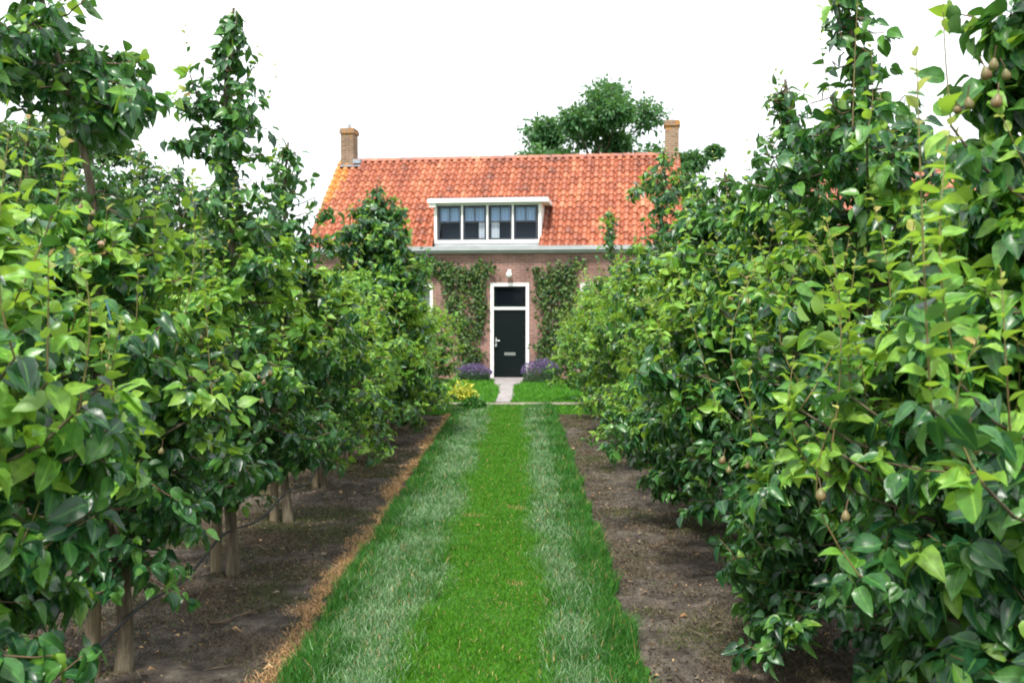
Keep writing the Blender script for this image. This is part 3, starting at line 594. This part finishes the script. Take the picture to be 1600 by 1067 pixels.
# ------------------------------------------------------------------ the brick house
H = empty('brick_house', (-.23, 25.9, 0), R(-7), 'brick cottage with orange pantile roof, dormer and dark front door', 'house')
U0, U1, DP, EZ, RZ, RV = -5.4, 4.35, 6.0, 3.30, 6.22, 3.0
def wallholes(b, u0,u1,z0,z1, holes, v0, v1, m):
    """front wall with rectangular openings: piers and spandrels butted end to end"""
    us = sorted(set([u0,u1]+[h[0] for h in holes]+[h[1] for h in holes])); zs = sorted(set([z0,z1]+[h[2] for h in holes]+[h[3] for h in holes]))
    nu, nz_ = len(us), len(zs)
    inside = lambda i,j: any(h[0] <= (us[i]+us[i+1])/2 <= h[1] and h[2] <= (zs[j]+zs[j+1])/2 <= h[3] for h in holes)
    for i in range(nu-1):
        for j in range(nz_-1):
            if inside(i,j): continue
            a,c,e,f = us[i],us[i+1],zs[j],zs[j+1]
            b.quad((a,v0,e),(c,v0,e),(c,v0,f),(a,v0,f),m)
            b.quad((a,v1,e),(a,v1,f),(c,v1,f),(c,v1,e),m)
    for (a,c,e,f) in holes:
        b.quad((a,v0,e),(a,v0,f),(a,v1,f),(a,v1,e),m); b.quad((c,v0,e),(c,v1,e),(c,v1,f),(c,v0,f),m)
        b.quad((a,v0,f),(c,v0,f),(c,v1,f),(a,v1,f),m); b.quad((a,v0,e),(a,v1,e),(c,v1,e),(c,v0,e),m)
DOOR = (-.52,.50,.0,2.50); WL = (-3.35,-2.05,.85,2.50); WR = (1.82,3.05,.85,2.50)
b = MB(); wallholes(b, U0, U1, -.1, 3.36, [DOOR, WL, WR], 0, .22, 'brick')
for u, s in ((U0,1),(U1,-1)):   # gables
    b.prism([(.22,-.1),(DP,-.1),(DP,3.36),(RV,6.1),(.22,3.56)], 0, u, u+.22*s, 'brick')
b.box(U0+.22,U1-.22,DP-.22,DP,-.1,3.36,'brick')
b.build('wall', H)
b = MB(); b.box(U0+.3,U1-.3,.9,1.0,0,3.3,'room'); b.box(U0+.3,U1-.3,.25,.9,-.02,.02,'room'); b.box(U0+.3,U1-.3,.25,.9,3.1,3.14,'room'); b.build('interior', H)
# roof tiles, one island per tile
def pantiles(b, u0,u1, v_e, z_e, v_r, z_r, nc, nr, m, hole=None, seed=1):
    rng = np.random.default_rng(seed); w = (u1-u0)/nc; sl = np.array([v_r-v_e, z_r-z_e]); L = np.linalg.norm(sl); sl /= L; nv = np.array([-sl[1], sl[0]])*(1 if v_r>v_e else -1)
    if nv[1] < 0: nv = -nv
    tt = np.linspace(-.06,1.06,9); prof = .042*np.cos(2*PI*(tt-.28)) + .014*np.cos(4*PI*tt)
    hs = L/nr
    for r in range(nr):
        for c in range(nc):
            uc = u0+(c+.5)*w; s0 = r*hs; vm = v_e+sl[0]*(s0+hs/2)
            if hole and hole[0] < uc < hole[1] and vm < hole[2]: continue
            jit = rng.normal(0,.004,3); V = []
            for (s, off) in ((s0-.035+jit[0], .012), (s0-.03+jit[0], .036), (s0+hs*.5, .018), (s0+hs, .0)):
                for k, t in enumerate(tt):
                    o = prof[k]+off+jit[1]
                    V.append((u0+(c+t)*w+jit[2], v_e+sl[0]*s+nv[0]*o, z_e+sl[1]*s+nv[1]*o))
            Fc = [(i*9+k, i*9+k+1, (i+1)*9+k+1, (i+1)*9+k) for i in range(3) for k in range(8)]
            b.add(V, Fc, m)
b = MB()
DU0, DU1, DZ0, DZ1 = -2.03, .80, 3.58, 4.58
pantiles(b, U0-.08, U1+.08, -.16, 3.42, RV, RZ, 46, 15, 'tile', (DU0, DU1, 1.15), 3)
pantiles(b, U0-.08, U1+.08, DP+.16, 3.42, RV, RZ, 46, 12, 'tile', None, 4)
roof = b.build('roof', H, True)
b = MB()
nrt = 26; wr = (U1-U0-.9)/nrt
for k in range(nrt):
    u = U0+.45+k*wr; th = np.linspace(-.2,PI+.2,8)
    V = []
    for (uu, rr) in ((u-.02,.115),(u+wr*.9,.10)):
        V += [(uu, RV+rr*math.cos(t), RZ-.045+rr*math.sin(t)*.8) for t in th]
    b.add(V, [(j,j+8,j+9,j+1) for j in range(7)], 'tile')
b.build('ridge_tiles', roof, True)
b = MB()   # underlay so that no light leaks through the eaves and gables
b.quad((U0,-.10,3.37),(DU0,-.10,3.37),(DU0,RV,RZ-.08),(U0,RV,RZ-.08),'room'); b.quad((DU1,-.10,3.37),(U1,-.10,3.37),(U1,RV,RZ-.08),(DU1,RV,RZ-.08),'room')
b.quad((DU0,1.3,4.62),(DU1,1.3,4.62),(DU1,RV,RZ-.08),(DU0,RV,RZ-.08),'room')
b.quad((U0,DP+.1,3.37),(U0,RV,RZ-.08),(U1,RV,RZ-.08),(U1,DP+.1,3.37),'room'); b.build('underlay', roof)
b = MB()
b.prism([(-.225,3.335),(-.10,3.335),(-.10,3.44),(-.24,3.44)], 0, U0-.12, U1+.12, 'grey'); b.box(U0-.10,U1+.10,-.098,-.003,3.27,3.333,'grey')
b.build('gutter', H)
for ua, ub in ((U0-.055,U0-.002),(U1+.002,U1+.055)):
    b = MB(); b.prism([(-.1,3.30),(-.1,3.40),(RV,RZ-.02),(RV,RZ-.12)], 0, ua, ub, 'brick'); b.build('bargeboard', H)
# chimneys
for (u, hz, pot) in ((U0+.22, 7.12, True),(U1-.13, 7.12, False)):
    b = MB(); b.box(u-.19,u+.19,RV-.24,RV+.24,5.5,hz-.16,'chimney')
    ch = b.build('chimney', roof)
    b = MB(); b.box(u-.225,u+.225,RV-.275,RV+.275,hz-.158,hz-.05,'chimney'); b.box(u-.205,u+.205,RV-.25,RV+.25,hz-.048,hz,'chimney'); b.build('chimney_cap', ch)
    b = MB(); b.lathe([(.065,hz+.002),(.06,hz+.14),(.05,hz+.15),(.0,hz+.15)] if pot else [(.075,hz+.002),(.07,hz+.05),(.0,hz+.05)], 'lead', 10, (u,RV,0)); b.build('chimney_pot', ch)
    if pot:
        b = MB(); b.box(u+.191,u+.42,RV-.3,RV-.03,6.08,6.20,'lead'); b.box(u-.2,u+.43,RV-.36,RV-.245,5.98,6.02,'lead'); b.build('flashing', ch)
# dormer
b = MB(); V0 = .10
b.box(DU0,DU1,V0-.01,V0+.1,DZ0-.045,DZ0-.0,'white'); b.box(DU0,DU1,V0+.004,V0+.1,3.38,DZ0-.046,'grey')                      # sill board
for (a,c) in ((DU0,DU0+.076),(DU1-.076,DU1)): b.box(a,c,V0,V0+.1,DZ0+.001,DZ1-.001,'white')
b.box(DU0+.076,DU1-.076,V0,V0+.1,DZ1-.05,DZ1-.001,'white'); b.box(DU0+.076,DU1-.076,V0,V0+.1,DZ0+.001,DZ0+.045,'white')
n4 = 4; iw = (DU1-DU0-.15)/4
for k in range(1,4): uc = DU0+.075+k*iw; b.box(uc-.024,uc+.024,V0+.004,V0+.096,DZ0+.046,DZ1-.051,'white')
dm = b.build('dormer', H)
for u, s in ((DU0,1),(DU1,-1)):
    b = MB(); b.prism([(V0+.1,DZ0-.1),(V0+.1,DZ1),(1.28,DZ1)], 0, u+.001*s, u+.06*s, 'white'); b.build('dormer_cheek', dm)
b = MB(); b.box(DU0-.14,DU1+.2,-.10,1.45,DZ1+.002,DZ1+.105,'white'); b.box(DU0-.12,DU1+.18,-.08,1.45,DZ1+.107,DZ1+.125,'lead'); b.build('dormer_roof', dm)
b = MB(); b.box(DU0-.1,DU0+.08,-.05,.098,DZ1-.10,DZ1-.002,'white') ; b.build('dormer_bracket', dm)
b = MB(); b.box(DU0+.06,DU1-.06,.85,.9,3.3,DZ1-.005,'loft'); b.box(DU0+.06,DU1-.06,.2,.85,3.40,3.42,'loft'); b.build('dormer_interior', dm)
for k in range(4):
    a = DU0+.075+k*iw+.026; c = a+iw-.052; z0, z1 = DZ0+.05, DZ1-.054
    b = MB(); v = V0+.03; fw = .042
    b.box(a,a+fw,v,v+.05,z0,z1,'casement'); b.box(c-fw,c,v,v+.05,z0,z1,'casement'); b.box(a+fw,c-fw,v,v+.05,z0,z0+fw,'casement'); b.box(a+fw,c-fw,v,v+.05,z1-fw,z1,'casement')
    zm = z0+(z1-z0)*.52; b.box(a+fw,c-fw,v+.008,v+.042,zm-.014,zm+.014,'casement'); uc=(a+c)/2; b.box(uc-.011,uc+.011,v+.008,v+.042,zm+.014,z1-fw,'casement')
    w = b.build('dormer_window', dm)
    b = MB(); b.quad((a+fw,v+.025,z0+fw),(c-fw,v+.025,z0+fw),(c-fw,v+.025,z1-fw),(a+fw,v+.025,z1-fw),'glass'); b.build('pane', w)
def curtain(b, u0,u1,v,z0,z1,m, amp=.018, wl=.07):
    n = max(6,int((u1-u0)/.015)); us = np.linspace(u0,u1,n); vv = v+amp*np.sin(us*2*PI/wl)
    V = [(u,q,z) for z in (z0,z1) for u,q in zip(us,vv)]; b.add(V, [(i,i+1,n+i+1,n+i) for i in range(n-1)], m)
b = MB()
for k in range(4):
    a = DU0+.075+k*iw+.07; c = a+iw-.14; curtain(b, a, c, V0+.12, DZ0+.55, DZ1-.1, 'sky_reflection')  # added sheet behind each upper pane, coloured as the sky mirrored in the glass
a1 = DU0+.075+iw; curtain(b, a1+iw-.24, a1+iw-.08, V0+.13, DZ0+.03, DZ0+.72, 'curtain'); curtain(b, a1+iw+.08, a1+iw+.30, V0+.13, DZ0+.06, DZ0+.72, 'curtain'); curtain(b, a1+2*iw+.10, a1+2*iw+.2, V0+.2, DZ0+.52, DZ0+.64, 'curtain')
b.build('curtain', dm)  # white curtains together with the painted sky reflection sheets
# front door
def frame(b, a,c,e,f, t, v0,v1, m, bottom=True):
    b.box(a,a+t,v0,v1,e,f,m); b.box(c-t,c,v0,v1,e,f,m); b.box(a+t,c-t,v0,v1,f-t,f,m)
    if bottom: b.box(a+t,c-t,v0,v1,e,e+t,m)
b = MB(); frame(b, DOOR[0]+.003,DOOR[1]-.003,.04,2.497,.085,-.02,.12,'white',False); b.box(DOOR[0]+.088,DOOR[1]-.088,-.012,.112,1.80,1.875,'white'); b.build('door_frame', H)
b = MB(); a,c = DOOR[0]+.09,DOOR[1]-.09; b.box(a,c,.05,.095,.06,1.797,'door')
b.box(a+.09,c-.09,.043,.0495,1.0,1.68,'door'); b.box(a+.09,c-.09,.043,.0495,.15,.52,'door')
dr = b.build('door', H)
b = MB(); b.box(a+.035,a+.075,.040,.0485,.86,1.08,'metal'); b.tube([(a+.055,.03,1.0),(a+.055,-.005,1.0),(a+.10,-.012,1.0),(a+.16,-.012,.995)], .011, 'metal', 8); b.lathe([(.001,-.035),(.03,-.03),(.034,0),(.03,.03),(.001,.035)],'metal',10,(a+.05,-.0,.86)); b.build('handle', dr, False)
b = MB(); b.box(-.155,.135,.030,.0425,.615,.69,'metal'); b.box(-.12,.10,.024,.0295,.635,.67,'metal'); b.build('letterbox', dr)
b = MB(); b.box(a,c,.055,.085,1.88,1.93,'door'); b.box(a,c,.055,.085,2.37,2.41,'door'); b.box(a,a+.045,.055,.085,1.93,2.37,'door'); b.box(c-.045,c,.055,.085,1.93,2.37,'door')
tw = b.build('transom_window', H)
b = MB(); b.quad((a+.045,.07,1.93),(c-.045,.07,1.93),(c-.045,.07,2.37),(a+.045,.07,2.37),'glass'); b.build('pane', tw)
b = MB(); b.box(DOOR[0]-.12,DOOR[1]+.12,-.42,.21,-.03,.038,'slate'); b.build('doorstep', H)
b = MB(); b.lathe([(.001,-.095),(.045,-.085),(.072,-.05),(.08,-.01),(.07,.03),(.05,.05),(.045,.06),(.001,.06)],'globe',16,(-.01,-.14,2.72)); wl = b.build('wall_lamp', H, True)
b = MB(); b.box(-.05,.03,-.06,-.002,2.74,2.84,'white'); b.box(-.03,.01,-.14,-.06,2.775,2.81,'white'); b.build('lamp_bracket', wl)
b = MB(); 
n = 14   # flat brick arch over the door, soldier course 4 mm proud
for k in range(n): uu = DOOR[0]-.06+k*(DOOR[1]-DOOR[0]+.12)/n; b.box(uu+.003,uu+(DOOR[1]-DOOR[0]+.12)/n-.004,-.004,.0,2.503,2.70,'brick')
b.build('door_lintel', H)
for W_ in (WL, WR):
    b = MB(); frame(b, W_[0]+.003,W_[1]-.003,W_[2]+.003,W_[3]-.003,.075,.01,.12,'white'); zt = 1.80; b.box(W_[0]+.079,W_[1]-.079,.014,.11,zt-.03,zt+.03,'white'); um=(W_[0]+W_[1])/2; b.box(um-.03,um+.03,.014,.11,W_[2]+.079,zt-.031,'white')
    w = b.build('window', H)
    b = MB(); b.quad((W_[0]+.07,.07,W_[2]+.07),(W_[1]-.07,.07,W_[2]+.07),(W_[1]-.07,.07,W_[3]-.07),(W_[0]+.07,.07,W_[3]-.07),'glass'); b.build('pane', w)
    b = MB(); b.box(W_[0]-.05,W_[1]+.05,-.05,.008,W_[2]-.06,W_[2]+.0,'slate'); b.build('sill', w)
    b = MB(); curtain(b, W_[0]+.1, W_[0]+.35, .3, W_[2]+.05, W_[3]-.1,'curtain'); curtain(b, W_[1]-.35, W_[1]-.1, .3, W_[2]+.05, W_[3]-.1,'curtain'); b.build('curtain', w)

# neighbouring house on the right
H2 = empty('neighbour_house', (9.4, 31.5, 0), R(-7), 'second brick house with red tiled roof half hidden behind the right trees', 'house')
b = MB(); b.box(0,14,0,.22,-.1,3.5,'brick'); b.box(0,14,6.4,6.6,-.1,3.5,'brick')
for u in (0,13.78): b.prism([(.22,-.1),(6.4,-.1),(6.4,3.5),(3.3,6.5),(.22,3.6)], 0, u, u+.22, 'brick')
b.build('wall', H2)
b = MB(); pantiles(b, -.1,14.1,-.2,3.45,3.3,6.7,60,16,'tile2',None,7); pantiles(b, -.1,14.1,6.8,3.45,3.3,6.7,60,10,'tile2',None,8)
r2 = b.build('roof', H2, True)
b = MB(); b.quad((0,-.15,3.38),(14,-.15,3.38),(14,3.3,6.6),(0,3.3,6.6),'room'); b.quad((0,6.75,3.38),(0,3.3,6.6),(14,3.3,6.6),(14,6.75,3.38),'room'); b.build('underlay', r2)
b = MB(); b.box(.15,.6,3.0,3.6,6.2,6.85,'lead'); b.build('chimney', r2)
b = MB(); b.box(-.12,14.12,-.3,-.16,3.34,3.5,'grey'); b.build('gutter', H2)
for u in (1.5,5,8.5,11.5):
    b = MB(); frame(b, u,u+1.2,1,2.5,.07,-.03,.0-.002,'white'); w = b.build('window', H2); b = MB(); b.box(u+.07,u+1.13,-.016,-.003,1.07,2.43,'casement'); b.build('pane', w)

# ------------------------------------------------------------------ climbers on the facade
def climber(name, seed, paths, lab, nl):
    rng = np.random.default_rng(seed); o = empty(name, (0,0,0), 0, lab, 'climber', 'climbers on the house wall'); o.matrix_world = H.matrix_basis.copy()
    st = MB(); P=[];D=[];N=[];S=[]
    for (ua,za,ub,zb,sp,k) in paths:
        n = 9; t = np.linspace(0,1,n); C = np.stack([ua+(ub-ua)*t+rng.normal(0,.06,n), np.full(n,-.03)-np.abs(rng.normal(0,.01,n)), za+(zb-za)*t+rng.normal(0,.03,n)],-1)
        st.tube(C, np.linspace(.014,.005,n), 'bark', 5)
        m = int(nl*k); q = rng.random(m); c = np.stack([np.interp(q,t,C[:,i]) for i in range(3)],-1)
        c[:,0] += rng.normal(0,sp,m); c[:,2] += rng.normal(0,sp*.7,m); c[:,1] = -.03-rng.random(m)**1.6*.17
        th = rng.normal(-PI/2,.9,m); d = np.stack([np.cos(th), -rng.uniform(.0,.5,m), np.sin(th)],-1)
        P.append(c); D.append(d); N.append(np.stack([rng.normal(0,.5,m), -np.ones(m), rng.uniform(.1,1.1,m)],-1)); S.append(rng.uniform(.06,.115,m))
    st.build('stem', o, True); P=np.concatenate(P); k = (P[:,2]>.1)&(P[:,2]<3.24)&~((P[:,0]>DOOR[0]-.02)&(P[:,0]<DOOR[1]+.02)&(P[:,2]<2.52))
    c = MB(); c.leaves(P[k],np.concatenate(D)[k],np.concatenate(N)[k],np.concatenate(S)[k],(np.zeros(k.sum(),int),['vine']),False,.8,rng); c.build('foliage', o, True)
climber('wall_climber', 5, [(-1.15,.05,-1.3,2.9,.11,1),(-1.1,.2,-.85,2.4,.10,.9),(-1.3,2.7,-2.35,3.1,.14,.9),(-1.25,2.6,-1.75,2.9,.15,.9),(-1.2,2.7,-.45,2.95,.12,.6),(-.85,2.2,-.75,3.05,.1,.5),
     (-1.75,3.0,-1.55,1.9,.09,.5),(-1.5,2.2,-1.35,1.2,.10,.6),(-.8,2.6,-.85,1.4,.08,.6),(-1.15,.9,-.85,.6,.12,.35)], 'leafy climber on the brick wall left of the front door', 370)
climber('wall_climber', 6, [(1.0,.05,.85,2.0,.10,.7),(1.2,.3,1.25,2.95,.15,1.2),(1.25,2.6,1.7,3.05,.13,.5),(1.2,2.9,.95,2.0,.14,.7),(.85,2.1,.68,2.9,.07,.35),(1.5,2.8,1.55,1.6,.12,.8),(1.1,1.2,.75,.8,.1,.3),(1.4,1.8,1.2,.9,.12,.4)], 'leafy climber on the brick wall right of the front door', 390)

# garden plants
def lavender(x, d, r, h, lab, seed):
    o = empty('lavender_bush', (x,d,0), 0, lab, 'plant', 'lavender beside the front door'); rng = np.random.default_rng(seed)
    n = 2600; a = rng.uniform(0,2*PI,n); q = np.sqrt(rng.random(n)); X = np.cos(a)*q*r; Y = np.sin(a)*q*r*.6; hh = h*.62*np.sqrt(1-q*q*.8)*rng.random(n)
    b = MB(); b.leaves(np.stack([X,Y,hh],-1), np.stack([np.cos(a)*.4*q+rng.normal(0,.2,n),np.sin(a)*.4*q+rng.normal(0,.2,n),np.ones(n)],-1), rng.normal(0,1,(n,3)), rng.uniform(.05,.10,n), (np.zeros(n,int),['lav_leaf']), False, .16, rng); b.build('foliage', o)
    n = 900; a = rng.uniform(0,2*PI,n); q = np.sqrt(rng.random(n)); X = np.cos(a)*q*r*1.15; Y = np.sin(a)*q*r*.7; hh = h*(.62+.38*rng.random(n))*np.sqrt(1-q*q*.75)
    b = MB(); b.leaves(np.stack([X,Y,hh],-1), np.stack([np.cos(a)*.3*q,np.sin(a)*.3*q,np.ones(n)],-1)+rng.normal(0,.15,(n,3)), rng.normal(0,1,(n,3)), rng.uniform(.05,.08,n), (np.zeros(n,int),['lav_flower']), False, .32, rng); b.build('flowers', o)
lavender(-1.15, 25.2, .42, .42, 'purple lavender bush left of the front door', 1)
lavender(.55, 24.6, .44, .58, 'taller purple lavender bush right of the front door', 2)
def bush(name, x, d, r, h, n, s, m, lab, cat, seed, wid=.5):
    o = empty(name, (x,d,0), 0, lab, cat); rng = np.random.default_rng(seed)
    v = nrm(rng.normal(0,1,(n,3))); v[:,2] = abs(v[:,2]); q = rng.random(n)**.45
    P = v*q[:,None]*np.array([r,r,h*.8]) ; P += .06*r*np.sin(P*23)
    b = MB(); b.leaves(P, v*np.array([1,1,.6])+rng.normal(0,.4,(n,3)), v*.4+np.array([0,0,1])+rng.normal(0,.3,(n,3)), rng.uniform(.7,1.3,n)*s, (np.zeros(n,int),[m]), False, wid, rng); b.build('foliage', o, True)
    b = MB()
    for k in range(7):
        a = k*.9; b.tube([(0,0,-.02),(math.cos(a)*r*.3,math.sin(a)*r*.3,h*.3),(math.cos(a)*r*.6,math.sin(a)*r*.6,h*.6)],[.008,.006,.003],'twig',5)
    b.build('stem', o)
bush('yellow_shrub', -1.12, 19.6, .30, .42, 520, .10, 'yellow', 'low yellow leaved shrub at the end of the left row', 'shrub', 4)
bush('low_green_shrub', -.80, 17.55, .22, .30, 380, .10, 'g_dark', 'small dark green shrub at the left corner of the path end', 'shrub', 6)

# ------------------------------------------------------------------ big trees beyond
def big_tree(x, d, h, cz, rx, rz_, seed, n, s, lab, m='leaf_tree', nb=26, group='tall trees beyond the orchard'):
    o = empty('broadleaf_tree', (x,d,0), 0, lab, 'tree', group); rng = np.random.default_rng(seed)
    w = MB(); zt = cz-rz_*.5; w.tube([(0,0,-.1),(.1,0,zt*.5),(0,.1,zt),(.1,0,cz+rz_*.5)], [.32,.26,.2,.05], 'bark', 9)
    cl = []
    for k in range(nb):
        v = nrm(rng.normal(0,1,3)); q = rng.uniform(.45,1.0); c = np.array([v[0]*rx*q, v[1]*rx*q, cz+v[2]*rz_*q]); cl.append((c, rng.uniform(.15,.30)*rx))
        p0 = np.array([0,0,max(zt*.7, c[2]-rx*.8)]); w.tube([p0,(p0+c)/2+rng.normal(0,.15,3),c], [.09,.05,.02], 'bark', 5)
        for j in range(5):
            e = c+nrm(rng.normal(0,1,3))*cl[-1][1]*.9; w.tube([c,(c+e)/2,e],[.02,.014,.006],'bark',4)
    w.build('trunk', o, True)
    P=[];D=[]
    for c, r in cl:
        k = n//nb; v = nrm(rng.normal(0,1,(k,3))); q = rng.random(k)**.5*(1+.25*np.sin(v[:,0]*7+v[:,2]*9)); p = c+v*(q*r)[:,None]*np.array([1,1,.75]); P.append(p); D.append(v+rng.normal(0,.5,(k,3))-np.array([0,0,.3]))
    P = np.concatenate(P); D = np.concatenate(D); nn = len(P)
    b = MB(); b.leaves(P, D, np.array([0,0,1.])+rng.normal(0,.6,(nn,3)), rng.uniform(.7,1.3,nn)*s, (np.zeros(nn,int),[m]), False, .6, rng); b.build('crown', o, True)
big_tree(3.55, 46, 12, 8.9, 3.7, 3.3, 1, 24000, .24, 'large dark leafy tree rising behind the house roof', nb=34)
big_tree(7.6, 47, 9, 7.6, 2.1, 2.5, 2, 10000, .22, 'smaller tree behind the right chimney', nb=14)
big_tree(-12.4, 26, 8, 4.6, 2.4, 2.6, 3, 14000, .16, 'dense tree behind the left rows, beside the house', 'leaf_far')
big_tree(-13.0, 21, 8, 4.4, 2.4, 2.6, 4, 14000, .15, 'dense tree behind the left rows, near the frame edge', 'leaf_far')
print('polys', sum(len(o.data.polygons) for o in bpy.data.objects if o.type=='MESH'))
